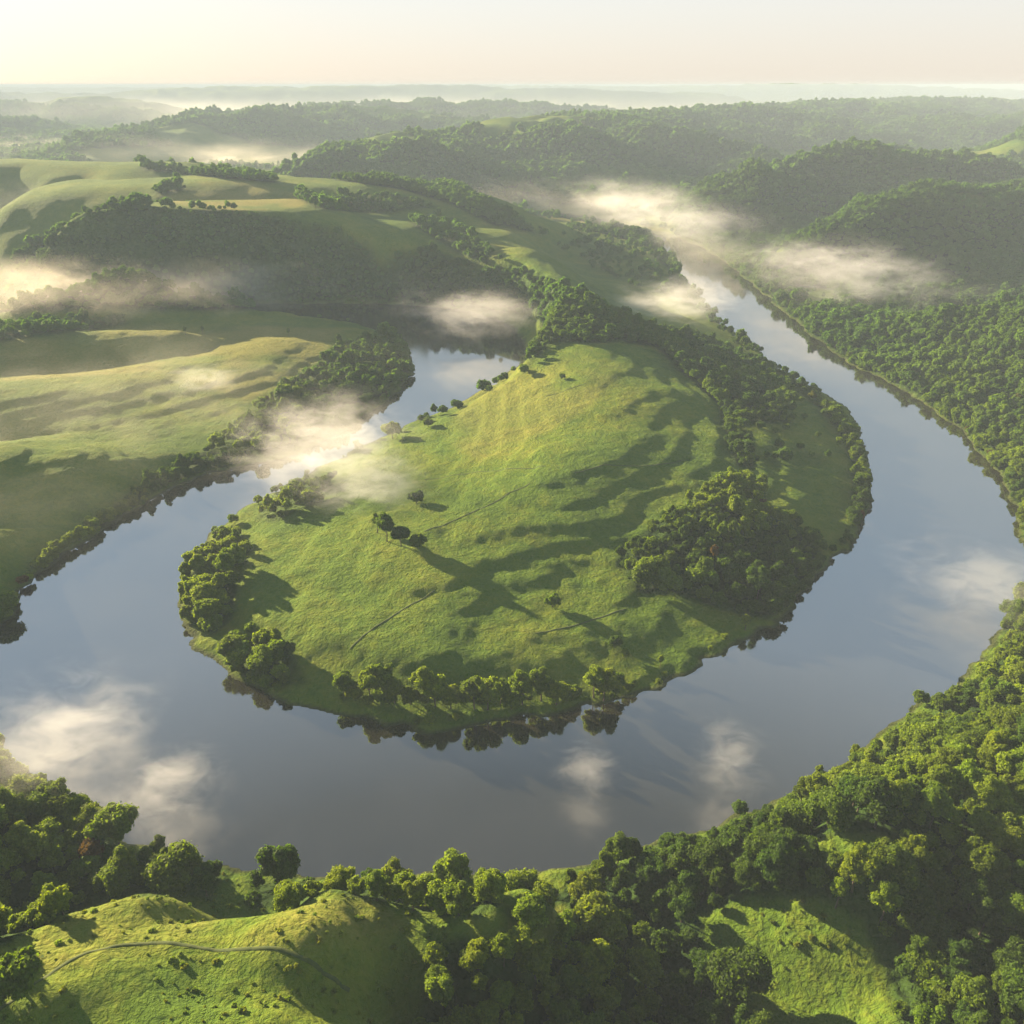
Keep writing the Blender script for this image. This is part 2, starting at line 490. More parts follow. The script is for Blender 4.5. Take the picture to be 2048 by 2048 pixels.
def water_material():
    m, nd, lk, out = material('river_water')
    geo = nd.new('ShaderNodeNewGeometry')
    n1 = noise(nd, lk, geo.outputs['Position'], 0.35, 3, 0.6)
    n2 = noise(nd, lk, geo.outputs['Position'], 0.02, 3, 0.5)
    p = nd.new('ShaderNodeBsdfPrincipled')
    silt = ramp(nd, [(0.35, (0.026, 0.025, 0.018)), (0.7, (0.038, 0.035, 0.024))])
    lk.new(n2.outputs[0], silt.inputs[0])
    lk.new(silt.outputs[0], p.inputs['Base Color'])
    wm = nd.new('ShaderNodeMapping')
    wm.inputs['Rotation'].default_value = (0, 0, R(35))
    wm.inputs['Scale'].default_value = (1, 0.3, 1)
    lk.new(geo.outputs['Position'], wm.inputs['Vector'])
    n3 = noise(nd, lk, wm.outputs[0], 0.035, 4, 0.6, 0.5)
    rr = ramp(nd, [(0.42, (0.02, 0.02, 0.02)), (0.68, (0.13, 0.13, 0.13))])
    lk.new(n3.outputs[0], rr.inputs[0])
    lk.new(rr.outputs[0], p.inputs['Roughness'])
    p.inputs['IOR'].default_value = 3.8
    b = nd.new('ShaderNodeBump')
    b.inputs['Strength'].default_value = 0.08
    b.inputs['Distance'].default_value = 0.12
    lk.new(n1.outputs[0], b.inputs['Height'])
    lk.new(b.outputs[0], p.inputs['Normal'])
    lk.new(p.outputs[0], out.inputs[0])
    return m


def leaf_material(name, from_instancer):
    m, nd, lk, out = material(name)
    if from_instancer:
        a = nd.new('ShaderNodeAttribute')
        a.attribute_type = 'INSTANCER'
        a.attribute_name = 'tint'
        tint = a.outputs['Color']
    else:
        oi = nd.new('ShaderNodeObjectInfo')
        tint = oi.outputs['Color']
    tc = nd.new('ShaderNodeTexCoord')
    n = noise(nd, lk, tc.outputs['Object'], 0.9, 4, 0.75)
    v = ramp(nd, [(0.32, (0.50, 0.58, 0.55)), (0.68, (1.45, 1.32, 1.0))])
    lk.new(n.outputs[0], v.inputs[0])
    col = mixc(nd, lk, 1.0, tint, v.outputs[0], 'MULTIPLY')
    d = nd.new('ShaderNodeBsdfPrincipled')
    d.inputs['Roughness'].default_value = 0.7
    d.inputs['Specular IOR Level'].default_value = 0.2
    lk.new(col, d.inputs['Base Color'])
    t = nd.new('ShaderNodeBsdfTranslucent')
    tcol = mixc(nd, lk, 1.0, col, (2.1, 2.0, 0.7), 'MULTIPLY')
    lk.new(tcol, t.inputs[0])
    mx = nd.new('ShaderNodeMixShader')
    mx.inputs[0].default_value = 0.46
    lk.new(d.outputs[0], mx.inputs[1])
    lk.new(t.outputs[0], mx.inputs[2])
    lk.new(mx.outputs[0], out.inputs[0])
    return m


def bark_material():
    m, nd, lk, out = material('bark')
    tc = nd.new('ShaderNodeTexCoord')
    n = noise(nd, lk, tc.outputs['Object'], 3, 5, 0.7)
    c = ramp(nd, [(0.35, (0.045, 0.034, 0.024)), (0.7, (0.13, 0.105, 0.08))])
    lk.new(n.outputs[0], c.inputs[0])
    p = nd.new('ShaderNodeBsdfPrincipled')
    p.inputs['Roughness'].default_value = 0.9
    lk.new(c.outputs[0], p.inputs['Base Color'])
    lk.new(p.outputs[0], out.inputs[0])
    return m


def dirt_material():
    m, nd, lk, out = material('track_dirt')
    geo = nd.new('ShaderNodeNewGeometry')
    n = noise(nd, lk, geo.outputs['Position'], 0.8, 4, 0.7)
    c = ramp(nd, [(0.35, (0.036, 0.062, 0.010)), (0.65, (0.075, 0.095, 0.016))])
    lk.new(n.outputs[0], c.inputs[0])
    p = nd.new('ShaderNodeBsdfPrincipled')
    p.inputs['Roughness'].default_value = 0.95
    lk.new(c.outputs[0], p.inputs['Base Color'])
    lk.new(p.outputs[0], out.inputs[0])
    return m


# ------------------------------------------------------------------ terrain
rows_y = [-60.0]
while rows_y[-1] < 58000:
    yy = rows_y[-1]
    rows_y.append(yy + max(1.05, 0.0036 * yy, (yy - 6000) * 0.03))
rows_y = np.array(rows_y)
NC = 700
frac = np.linspace(-1, 1, NC)
GX = frac[None, :] * (270 + 0.76 * np.maximum(rows_y, 0))[:, None]
GY = np.repeat(rows_y[:, None], NC, 1)
gx, gy = GX.ravel(), GY.ravel()
gz, gsd = relief(gx, gy)

TRACKS = [
    [(-40, 1940), (40, 1880), (100, 1835), (160, 1800), (220, 1785), (300, 1778), (380, 1790), (460, 1792), (520, 1790), (570, 1808), (620, 1845), (660, 1870)],
    [(800, 1003), (850, 985), (900, 962), (950, 938), (1000, 912)],
    [(660, 1225), (700, 1190), (760, 1150), (820, 1115)],
    [(800, 905), (900, 890), (960, 885), (1030, 880)],
    [(1030, 748), (1065, 738), (1105, 724)],
    [(1085, 892), (1140, 876), (1220, 880), (1290, 868)],
    [(1010, 1195), (1090, 1180), (1180, 1150)],
]


def on_ground(u, v):
    """where the sight line through a place on the print meets the ground"""
    d = ray(u, v)
    t = np.linspace(60, 2200, 4300)
    x, y, z = t * d[0], t * d[1], EYE + t * d[2]
    h, _ = relief(x, y)
    i = np.argmax(z < h)
    return x[i], y[i]


track_world = []
for tr in TRACKS:
    pts = np.array([on_ground(u, v) for u, v in tr])
    q = np.linspace(0, len(pts) - 1, len(pts) * 14)
    px = np.interp(q, np.arange(len(pts)), pts[:, 0])
    py = np.interp(q, np.arange(len(pts)), pts[:, 1])
    for _ in range(20):
        px[1:-1] = (px[:-2] + px[1:-1] * 2 + px[2:]) / 4
        py[1:-1] = (py[:-2] + py[1:-1] * 2 + py[2:]) / 4
    track_world.append(np.stack([px, py], 1))

gc, gplace = cover(gx, gy, gz, gsd)
gu, gv = project(gx, gy, gz)
dry_sunlit = np.zeros(gx.shape)
DRY_SUNLIT = [
    ([(880, 700), (1100, 670), (1180, 700), (1100, 780), (1000, 830), (900, 870), (840, 830)], 200, 800, 0.45),  # sunlit yellow of the meander flank, put into the grass colour
    ([(0, 640), (300, 610), (650, 620), (600, 680), (470, 760), (300, 700), (0, 720)], 400, 900, 0.8),
    ([(300, 345), (450, 340), (600, 375), (560, 395), (420, 400), (300, 380)], 800, 1300, 1.0),
    ([(990, 405), (1100, 405), (1250, 430), (1260, 450), (1100, 425)], 900, 1700, 0.9),
    ([(1060, 225), (1180, 215), (1220, 225), (1100, 238)], 1800, 3600, 0.8),
    ([(1150, 210), (1330, 200), (1400, 212), (1250, 220)], 1800, 4600, 0.6),
    ([(150, 1700), (320, 1690), (420, 1740), (300, 1800), (60, 1840), (0, 1900), (0, 1840)], 0, 300, 0.4),  # left near mound: its yellow-lit look is painted into the grass
    ([(560, 1700), (700, 1690), (790, 1760), (600, 1790), (430, 1790)], 0, 300, 0.4),  # second hump, sunlit yellow painted likewise
    ([(960, 1760), (1060, 1690), (1060, 1750), (960, 1850)], 0, 300, 0.6),
]
for poly, y0, y1, s in DRY_SUNLIT:
    m = inside(poly, gu, gv) & (gy > y0) & (gy < y1)
    dry_sunlit[m] = s
dry_sunlit *= smooth(0.2, 0.5, fbm(gx / 45, gy / 45, 3, 71))


def blur(a, n=2):
    a = a.reshape(GX.shape)
    for _ in range(n):
        b = np.pad(a, 1, mode='edge')
        a = (b[1:-1, 1:-1] * 2 + b[:-2, 1:-1] + b[2:, 1:-1] + b[1:-1, :-2] + b[1:-1, 2:]) / 6
    return a.ravel()


ground_me = mesh_from('ground', np.stack([gx, gy, gz], 1), grid_faces(len(rows_y), NC), 4, True)
for nm, arr in (('wood', blur(np.where(gc > 0.2, np.minimum(gc, 1), 0), 2)), ('dry_sunlit', blur(dry_sunlit, 6)), ('mud', 1 - smooth(0.2, 1.8, gsd))):
    a = ground_me.attributes.new(nm, 'FLOAT', 'POINT')
    a.data.foreach_set('value', arr.astype(np.float32))
ground = link('ground', ground_me, ground_material())
tag(ground, 'rolling green meadows and wooded hills around the river bend', 'ground', kind='structure')

# ------------------------------------------------------------------ river
ox = np.array([-900, 900, 900, -900]); oy = np.array([90, 90, 1800, 1800])
river_me = mesh_from('river', np.stack([ox, oy, np.zeros(4)], 1), [0, 1, 2, 3], 4)
river = link('river', river_me, water_material())
tag(river, 'calm blue grey river looping round the grassy meander', 'river', kind='structure')

# ------------------------------------------------------------------ tracks
dirt = dirt_material()
for tw, lab in zip(track_world, ['sunken farm track curving over the near left grassy mound', 'straight dirt track climbing the grassy meander', 'field boundary track across the lower meander', 'short terrace track on the meander slope', 'short dark field bank near the top of the meander', 'winding field bank running to the hedge row', 'faint track on the lower right meander meadow']):
    tg = np.gradient(tw, axis=0)
    tg /= np.linalg.norm(tg, axis=1)[:, None] + 1e-9
    nrm = np.stack([-tg[:, 1], tg[:, 0]], 1)
    cols = []
    for off in (-0.42, -0.2, 0.0, 0.2, 0.42):
        p = tw + nrm * off * (1.0 if tw[0, 1] < 250 else 0.9)
        z, _ = relief(p[:, 0], p[:, 1])
        cols.append(np.stack([p[:, 0], p[:, 1], z + 0.14 - 0.10 * (abs(off) > 0.4)], 1))
    vv = np.stack(cols, 1)
    o = link('path', mesh_from('path', vv.reshape(-1, 3), grid_faces(vv.shape[0], 5), 4, True), dirt)
    tag(o, lab, 'track', kind='structure')

# ------------------------------------------------------------------ trees: prototypes
LEAF_OBJ = leaf_material('leaves_single_trees', False)
LEAF_INST = leaf_material('leaves_woodland', True)
BARK = bark_material()


def crown_mesh(name, rx, rz, cz_, nlobes, ncards, card, seed, mat, spread=0.66, low=-0.35):
    """a crown of many leaf sprays gathered in overlapping boughs; rx, rz radii, cz_ height of the centre"""
    g = np.random.default_rng(seed)
    d = g.normal(size=(nlobes, 3))
    d /= np.linalg.norm(d, axis=1)[:, None]
    d[:, 2] = np.where(d[:, 2] < low, -d[:, 2] * 0.6, d[:, 2])
    rad = spread * (0.72 + 0.50 * g.random(nlobes))
    c = d * rad[:, None] * np.array([rx, rx, rz])
    c += g.normal(size=c.shape) * 0.05 * rx
    lr = rx * (0.12 + 0.24 * g.random(nlobes) ** 1.6)
    c = np.vstack([c, [[0, 0, 0]]])
    lr = np.append(lr, rx * 0.5)
    pr = lr ** 2
    idx = g.choice(len(lr), size=int(ncards * 1.9), p=pr / pr.sum())
    dd = g.normal(size=(len(idx), 3))
    dd /= np.linalg.norm(dd, axis=1)[:, None]
    rr = lr[idx] * (0.66 + 0.42 * g.random(len(idx)) + np.where(g.random(len(idx)) < 0.14, 0.45 * g.random(len(idx)), 0))
    p = c[idx] + dd * rr[:, None] * np.array([1, 1, 0.9])
    keep = np.ones(len(p), bool)
    for i in range(len(lr)):
        q = np.linalg.norm(p - c[i], axis=1)
        keep &= (q > lr[i] * 0.78) | (idx == i) | (g.random(len(p)) < 0.06)
    p, dd, idx = p[keep][:ncards], dd[keep][:ncards], idx[keep][:ncards]
    n = dd + 0.7 * g.normal(size=dd.shape)
    n[:, 2] += 0.25
    n /= np.linalg.norm(n, axis=1)[:, None]
    t = np.cross(n, g.normal(size=n.shape))
    t /= np.linalg.norm(t, axis=1)[:, None]
    b = np.cross(n, t)
    s = card * (0.6 + 0.8 * g.random(len(p)))
    vs = []
    for a, e in ((-1, -0.55), (0.15, -0.9), (1, 0.35), (-0.25, 0.95)):
        ja = a + 0.25 * g.normal(size=len(p))
        je = e + 0.25 * g.normal(size=len(p))
        vs.append(p + t * (ja * s * 0.5)[:, None] + b * (je * s * 0.5)[:, None] + n * (0.12 * s * g.normal(size=len(p)))[:, None])
    v = np.stack(vs, 1).reshape(-1, 3) + np.array([0, 0, cz_])
    f = np.arange(len(v))
    me = mesh_from(name, v, f, 4)
    me.materials.append(mat)
    return me


def trunk_mesh(name, h, r0, limbs, seed, reach):
    g = np.random.default_rng(seed)
    V, F = [], []

    def tube(path, radii, n=7):
        base = len(V)
        for (p, r) in zip(path, radii):
            for k in range(n):
                a = 2 * math.pi * k / n
                V.append((p[0] + r * math.cos(a), p[1] + r * math.sin(a), p[2]))
        for j in range(len(path) - 1):
            for k in range(n):
                F.append((base + j * n + k, base + j * n + (k + 1) % n, base + (j + 1) * n + (k + 1) % n, base + (j + 1) * n + k))
    zs = np.linspace(-1.0, h, 7)
    cx = np.cumsum(g.normal(size=7) * 0.08)
    cyy = np.cumsum(g.normal(size=7) * 0.08)
    tube([(a, b, z) for a, b, z in zip(cx, cyy, zs)], [r0 * (1.35 if i == 0 else 1 - 0.13 * i) for i in range(7)])
    for k in range(limbs):
        a = 2 * math.pi * (k + g.random() * 0.6) / limbs
        z0 = h * (0.4 + 0.4 * g.random())
        L = reach * (0.7 + 0.4 * g.random())
        pts = [(cx[4] + math.cos(a) * L * t, cyy[4] + math.sin(a) * L * t, z0 + L * 0.75 * t ** 0.9) for t in np.linspace(0, 1, 5)]
        tube(pts, [r0 * 0.5 * (1 - 0.2 * i) for i in range(5)], 5)
    me = mesh_from(name, V, F, 4, True)
    me.materials.append(BARK)
    return me


# shape name: crown radius, crown half height, crown centre height, boughs, trunk height
SHAPES = {
    'round-crowned': (5.0, 5.3, 6.7, 46, 8.0),
    'tall oval': (4.2, 6.6, 8.0, 48, 9.5),
    'broad spreading': (6.2, 4.9, 6.3, 60, 7.5),
    'slender': (2.9, 6.3, 7.4, 36, 9.0),
    'lopsided': (5.0, 5.6, 6.9, 24, 8.0),
    'bushy': (4.3, 3.7, 3.5, 34, 4.0),
}
SHAPE_NAMES = list(SHAPES)
single_crowns, single_trunks = {}, {}
for si, (nm, (rx, rz, czz, nl, th)) in enumerate(SHAPES.items()):
    single_crowns[nm] = [crown_mesh('crown', rx, rz, czz, nl, 12000, 0.52, 100 + si * 10 + k, LEAF_OBJ) for k in range(2)]
    single_trunks[nm] = trunk_mesh('trunk', th, 0.32, 5, 300 + si, rx * 0.6)

proto_col = bpy.data.collections.new('woodland_kit')
for lod, (cards, card) in enumerate(((3400, 0.95), (900, 1.8), (280, 3.2))):
    for si, (nm, (rx, rz, czz, nl, th)) in enumerate(SHAPES.items()):
        me = crown_mesh('woodland_tree', rx, rz, czz, nl, cards, card, 500 + si * 10 + lod, LEAF_INST)
        o = bpy.data.objects.new('lod%d_%d' % (lod, si), me)
        proto_col.objects.link(o)

# ------------------------------------------------------------------ trees: where
TX, TY, TZ, TP, TS = [], [], [], [], []


def scatter(y0, y1, step, size):
    nx = int((2 * (60 + 0.70 * y1)) / step)
    ny = int((y1 - y0) / step)
    ix, iy = np.meshgrid(np.arange(nx), np.arange(ny))
    x = -(60 + 0.70 * y1) + (ix + 0.5 * (iy % 2) + 0.75 * (RNG.random(ix.shape) - 0.5)) * step
    y = y0 + (iy + 0.75 * (RNG.random(ix.shape) - 0.5)) * step
    x, y = x.ravel(), y.ravel()
    k = np.abs(x) < 60 + 0.70 * np.maximum(y, 0)
    x, y = x[k], y[k]
    z, sd = relief(x, y)
    c, place = cover(x, y, z, sd)
    k = RNG.random(x.shape) < c
    TX.append(x[k]); TY.append(y[k]); TZ.append(z[k]); TP.append(place[k])
    TS.append(size * (0.66 + 0.75 * RNG.random(k.sum()) ** 1.8))


scatter(30, 330, 4.8, 0.66)
scatter(330, 700, 4.4, 0.54)
scatter(700, 1350, 5.2, 0.66)
scatter(1350, 2400, 8.0, 0.85)
scatter(2400, 4800, 11.0, 1.0)
# low shrubs lining the wooded banks
nb = len(TX)
bx = np.concatenate([np.interp(np.linspace(0, len(RIVER_S) - 1, 9000), np.arange(len(RIVER_S)), RIVER_S[:, 0])])
by = np.interp(np.linspace(0, len(RIVER_S) - 1, 9000), np.arange(len(RIVER_S)), RIVER_S[:, 1])
bx = bx + RNG.normal(size=9000) * 4
by = by + RNG.normal(size=9000) * 4
bz, bsd = relief(bx, by)
bc, bpl = cover(bx, by, bz, bsd + 1.5)
kk = (bsd > 0.4) & (bsd < 5) & (RNG.random(9000) < np.where(bc > 0.3, 0.9, 0.06)) & (by < 1200)
TX.append(bx[kk]); TY.append(by[kk]); TZ.append(bz[kk] - 0.3); TP.append(np.maximum(bpl[kk], 0)); TS.append(0.20 + 0.25 * RNG.random(kk.sum()))
TX, TY, TZ, TP, TS = map(np.concatenate, (TX, TY, TZ, TP, TS))
pu, pv = project(TX, TY, TZ)
TS = TS * (0.72 + 0.62 * fbm(TX / 40, TY / 40, 3, 83)) * np.where(RNG.random(len(TX)) < 0.06, 1.35, 1.0)
TS = np.where((pu > 1150) & (pu < 1420) & (pv > 1690), TS * 0.72, TS)
TSH = RNG.choice(6, size=len(TX), p=[0.30, 0.20, 0.18, 0.08, 0.16, 0.08])

TINTS = {'dark green': (0.050, 0.100, 0.012), 'green': (0.092, 0.152, 0.013), 'yellow-green': (0.135, 0.198, 0.014), 'russet': (0.105, 0.068, 0.018)}
TN = list(TINTS)
# kinds of tree come in groves
grove = fbm(TX / 55, TY / 55, 2, 81) + 0.22 * (RNG.random(len(TX)) - 0.5)
TT = np.where(grove < 0.44, 0, np.where(grove < 0.58, 1, 2))
TT[RNG.random(len(TX)) < 0.005] = 3

# trees one can tell apart, named in the photograph: base on the print, shape, size, tint, label
LONE = [
    ((730, 1022), 'tall oval', 1.0, 'green', 'tall leafy tree at the left end of the clump in mid meadow'),
    ((757, 1030), 'round-crowned', 0.85, 'dark green', 'dark round tree in the middle of the meadow clump'),
    ((790, 1035), 'bushy', 1.0, 'green', 'low bushy tree at the right end of the meadow clump'),
    ((712, 1005), 'slender', 0.8, 'green', 'slender tree standing behind the meadow clump'),
    ((785, 950), 'bushy', 1.0, 'dark green', 'dark bushy tree alone on the slope above the meadow clump'),
    ((1042, 1145), 'bushy', 0.85, 'green', 'small round tree alone on the lower meander meadow'),
    ((1160, 1222), 'bushy', 0.7, 'dark green', 'small dark tree near the water on the lower right meadow'),
    ((1180, 1240), 'bushy', 0.45, 'yellow-green', 'pale little bush beside the small dark tree by the water'),
    ((1405, 1190), 'slender', 0.62, 'yellow-green', 'small yellow-green tree at the water where the meadow strip ends'),
    ((1245, 1260), 'slender', 0.45, 'yellow-green', 'tiny sunlit tree on the low bank right of the willow row'),
    ((740, 828), 'broad spreading', 1.0, 'yellow-green', 'broad tree at the water edge just right of the big mist bank'),
    ((808, 805), 'bushy', 0.9, 'green', 'bushy tree on the left arm bank next to the broad tree'),
    ((1215, 1095), 'round-crowned', 0.95, 'yellow-green', 'sunlit round tree at the left corner of the inner wood'),
    ((1345, 1060), 'slender', 0.7, 'russet', 'rust coloured tree standing out inside the inner wood'),
    ((1060, 715), 'bushy', 0.55, 'dark green', 'lone small tree on top of the grassy spine'),
    ((40, 1870), 'bushy', 1.0, 'green', 'round bushy tree alone on the far left of the near mound'),
    ((225, 1600), 'round-crowned', 1.05, 'yellow-green', 'tall pale round tree breaking the water line at near left'),
    ((340, 1680), 'broad spreading', 1.0, 'green', 'broad full tree behind the saddle of the near mound'),
    ((540, 1690), 'tall oval', 1.05, 'dark green', 'tall dark oval tree on the near bank before the water'),
    ((855, 1700), 'tall oval', 1.0, 'yellow-green', 'tall feathery yellow-green tree on the near bank before the water'),
    ((750, 1700), 'lopsided', 0.85, 'yellow-green', 'yellow-green twin topped tree left of the tall feathery one'),
    ((1390, 1880), 'broad spreading', 1.0, 'dark green', 'largest dark spreading tree at the left edge of the near clearing'),
    ((350, 632), 'slender', 0.6, 'dark green', 'little dark tree on the crest of the left meadow'),
    ((383, 630), 'slender', 0.55, 'dark green', 'little dark tree just right of another on the left meadow crest'),
    ((545, 635), 'slender', 0.6, 'dark green', 'lone dark tree in the pale field of the left meadow'),
    ((640, 655), 'slender', 0.9, 'dark green', 'pointed dark tree at the top end of the left bank belt'),
    ((1468, 845), 'bushy', 0.8, 'dark green', 'round dark bush on the shaded flat of the meander'),
    ((1510, 848), 'bushy', 0.6, 'dark green', 'smaller dark bush right of the round one on the shaded flat'),
]
ROW_TREES = [(650, 1312), (672, 1318), (700, 1322), (725, 1316), (745, 1326), (775, 1330), (800, 1322), (822, 1334), (850, 1338), (872, 1326), (895, 1338), (920, 1340),
             (945, 1328), (965, 1338), (985, 1330), (1020, 1322), (1050, 1330), (1068, 1322), (1120, 1318), (1140, 1322), (1158, 1312)]
for k, (u, v) in enumerate(ROW_TREES):
    LONE.append(((u, v), ['round-crowned', 'lopsided', 'tall oval', 'bushy'][(k * 7) % 4], 0.82 + 0.28 * ((k * 5) % 4) / 3, 'yellow-green' if k % 5 else 'green', None))

for k in range(18):
    LONE.append(((648 + k * 29 + 9 * ((k * 5) % 3), 1322 + (k * 7) % 14 - (10 if k > 13 else 0)), 'bushy', 0.42 + 0.12 * (k % 4), 'yellow-green' if k % 3 else 'green', None))

lone = []
for (uv, shape, size, tint, lab) in LONE:
    x, y = on_ground(*uv)
    z, _ = relief(np.array([x]), np.array([y]))
    lone.append((x, y, z[0], shape, size * (1.25 if y < 235 else 1.0), tint, lab))
lx = np.array([l[0] for l in lone]); ly = np.array([l[1] for l in lone])
k = np.ones(len(TX), bool)
for a, b, l in zip(lx, ly, lone):
    k &= np.hypot(TX - a, TY - b) > 4.5 * l[4]
TX, TY, TZ, TP, TS, TSH, TT = (a[k] for a in (TX, TY, TZ, TP, TS, TSH, TT))

# the 300 that show largest stand as trees of their own
tu, tv = project(TX, TY, TZ + 8 * TS)
dist = np.sqrt(TX ** 2 + TY ** 2 + (EYE - TZ) ** 2)
seen = (tu > -40) & (tu < 1972) & (tv > 0) & (tv < 1990)
score = np.where(seen, TS / dist, 0)
# crowded trees hide one another a little less near the water: nearest places first
N_SINGLE = 300 - len(lone)
order = np.argsort(-score)
single = np.zeros(len(TX), bool)
single[order[:N_SINGLE]] = True

WHERE = {
    'near right wood': 'in the dense wood on the near right slope',
    'near left wood': 'in the wooded strip at the near left bank',
    'near bank clump': 'in the small clump on the near bank',
    'near bank row': 'in the row of trees along the near bank',
    'left tip': 'in the grove on the left shore of the meander',
    'left tip lower': 'in the loose grove at the lower left of the meander',
    'inner wood': 'in the wood on the right half of the meander',
    'left bank belt': 'in the tree belt on the left bank',
    'left bank': 'on the bare left bank',
    'hedge row': 'in the hedge row down the meander',
    'right bank row': 'in the row along the right shore of the meander',
    'right bank wood': 'in the wood above the right bank',
    'neck wood': 'in the wood on the neck of the meander',
    'left arm bank': 'on the bank of the left river arm',
    'bench meadow': 'scattered on the shaded flat of the meander',
}


def make_tree(x, y, z, shape, size, tint, label, group, rot, var):
    o = bpy.data.objects.new('broadleaf_tree', None)
    root_col.objects.link(o)
    o.empty_display_size = 2
    o.location = (x, y, z)
    o.rotation_euler = (0, 0, rot)
    o.scale = (size, size, size)
    tag(o, label, 'tree', group)
    c = bpy.data.objects.new('crown', single_crowns[shape][var])
    root_col.objects.link(c)
    c.parent = o
    base = np.array(TINTS[tint]) * (0.85 + 0.3 * random.random())
    c.color = (base[0] * (0.9 + 0.2 * random.random()), base[1], base[2], 1)
    t = bpy.data.objects.new('trunk', single_trunks[shape])
    root_col.objects.link(t)
    t.parent = o
    return o


for (x, y, z, shape, size, tint, lab) in lone:
    grp = None
    if lab is None:
        lab = '%s %s tree in the sunlit row along the lower shore of the meander' % (tint, shape)
        grp = 'sunlit row along the lower shore'
    make_tree(x, y, z, shape, size, tint, lab, grp, random.random() * 6.28, random.randrange(2))
for i in np.nonzero(single)[0]:
    pl = PLACES[TP[i]]
    shape = SHAPE_NAMES[TSH[i]]
    tint = TN[TT[i]]
    where = WHERE.get(pl, 'among the trees beyond the river')
    make_tree(TX[i], TY[i], TZ[i], shape, float(TS[i]), tint, '%s %s tree %s' % (tint, shape, where), 'trees ' + where, random.random() * 6.28, random.randrange(2))


# ------------------------------------------------------------------ all further trees: one woodland
def instancer(name, pos, scale, rot, index, tint, col):
    me = bpy.data.meshes.new(name)
    me.vertices.add(len(pos))
    me.vertices.foreach_set('co', np.asarray(pos, np.float32).ravel())
    for nm, ty, arr, key in (('size', 'FLOAT', scale, 'value'), ('turn', 'FLOAT', rot, 'value'), ('pick', 'INT', index, 'value'), ('tint', 'FLOAT_COLOR', tint, 'color')):
        a = me.attributes.new(nm, ty, 'POINT')
        a.data.foreach_set(key, np.asarray(arr, np.int32 if ty == 'INT' else np.float32).ravel())
    me.update()
    o = link(name, me)
    ng = bpy.data.node_groups.new(name + '_nodes', 'GeometryNodeTree')
    ng.interface.new_socket('Geometry', in_out='INPUT', socket_type='NodeSocketGeometry')
    ng.interface.new_socket('Geometry', in_out='OUTPUT', socket_type='NodeSocketGeometry')
    gi, go = ng.nodes.new('NodeGroupInput'), ng.nodes.new('NodeGroupOutput')
    ip = ng.nodes.new('GeometryNodeInstanceOnPoints')
    ci = ng.nodes.new('GeometryNodeCollectionInfo')
    ci.inputs['Collection'].default_value = col
    ci.inputs['Separate Children'].default_value = True
    ci.inputs['Reset Children'].default_value = True

    def named(nm, dt):
        a = ng.nodes.new('GeometryNodeInputNamedAttribute')
        a.data_type = dt
        a.inputs['Name'].default_value = nm
        return a.outputs['Attribute']
    cx = ng.nodes.new('ShaderNodeCombineXYZ')
    ng.links.new(named('turn', 'FLOAT'), cx.inputs['Z'])
    e2r = ng.nodes.new('FunctionNodeEulerToRotation')
    ng.links.new(cx.outputs[0], e2r.inputs[0])
    ng.links.new(gi.outputs[0], ip.inputs['Points'])
    ng.links.new(ci.outputs[0], ip.inputs['Instance'])
    ip.inputs['Pick Instance'].default_value = True
    ng.links.new(named('pick', 'INT'), ip.inputs['Instance Index'])
    ng.links.new(e2r.outputs[0], ip.inputs['Rotation'])
    ng.links.new(named('size', 'FLOAT'), ip.inputs['Scale'])
    ng.links.new(ip.outputs[0], go.inputs[0])
    mod = o.modifiers.new('scatter', 'NODES')
    mod.node_group = ng
    return o


w = ~single
lod = np.where(dist < 620, 0, np.where(dist < 1500, 1, 2))[w]
tints = np.array([TINTS[n] for n in TN])[TT[w]] * (0.8 + 0.4 * RNG.random((w.sum(), 1)))
calm = (0.75 * 1.2 * smooth(330, 800, TY[w]))[:, None]
tints = tints * (1 - calm) + np.array([[0.054, 0.126, 0.022]]) * (0.85 + 0.3 * RNG.random((w.sum(), 1))) * calm * (0.60 + 0.8 * fbm(TX[w] / 80, TY[w] / 80, 3, 87))[:, None]
tints = np.concatenate([tints, np.ones((len(tints), 1))], 1)
woodland = instancer('woodland', np.stack([TX[w], TY[w], TZ[w]], 1), TS[w], RNG.random(w.sum()) * 6.28, lod * 6 + TSH[w], tints, proto_col)
tag(woodland, 'closed broadleaf woodland covering the far banks and hills', 'woodland', kind='stuff')
print('TREES', len(TX), 'single', single.sum() + len(lone))

# ------------------------------------------------------------------ grass tussocks on the near meadows
tuss_col = bpy.data.collections.new('tussock_kit')
for k in range(4):
    me = crown_mesh('tussock', 0.75, 0.45, 0.1, 7, 160, 0.28, 800 + k, LEAF_INST, low=-0.1)
    tuss_col.objects.link(bpy.data.objects.new('tussock%d' % k, me))
n = 26000
x = (RNG.random(n) - 0.5) * 480
y = 50 + RNG.random(n) ** 1.3 * 200
z, sd = relief(x, y)
c, _ = cover(x, y, z, sd)
den = smooth(0.45, 0.62, fbm(x / 18, y / 18, 3, 95))
k = (c < 0.2) & (sd > 2) & (RNG.random(n) < den * 0.5) & (np.abs(x) < 40 + 0.66 * y)
for tw in track_world:
    for a, b in zip(tw[:-1:3], tw[3::3]):
        k &= seg_dist(x, y, a, b)[0] > 1.6
nk = k.sum()
tt = np.array([(0.10, 0.165, 0.016), (0.12, 0.18, 0.018), (0.14, 0.175, 0.022)])[RNG.integers(0, 3, nk)] * (0.8 + 0.4 * RNG.random((nk, 1)))
tt = np.concatenate([tt, np.ones((nk, 1))], 1)
tus = instancer('grass', np.stack([x[k], y[k], z[k]], 1), 0.45 + 0.9 * RNG.random(nk) ** 2, RNG.random(nk) * 6.28, RNG.integers(0, 4, nk), tt, tuss_col)
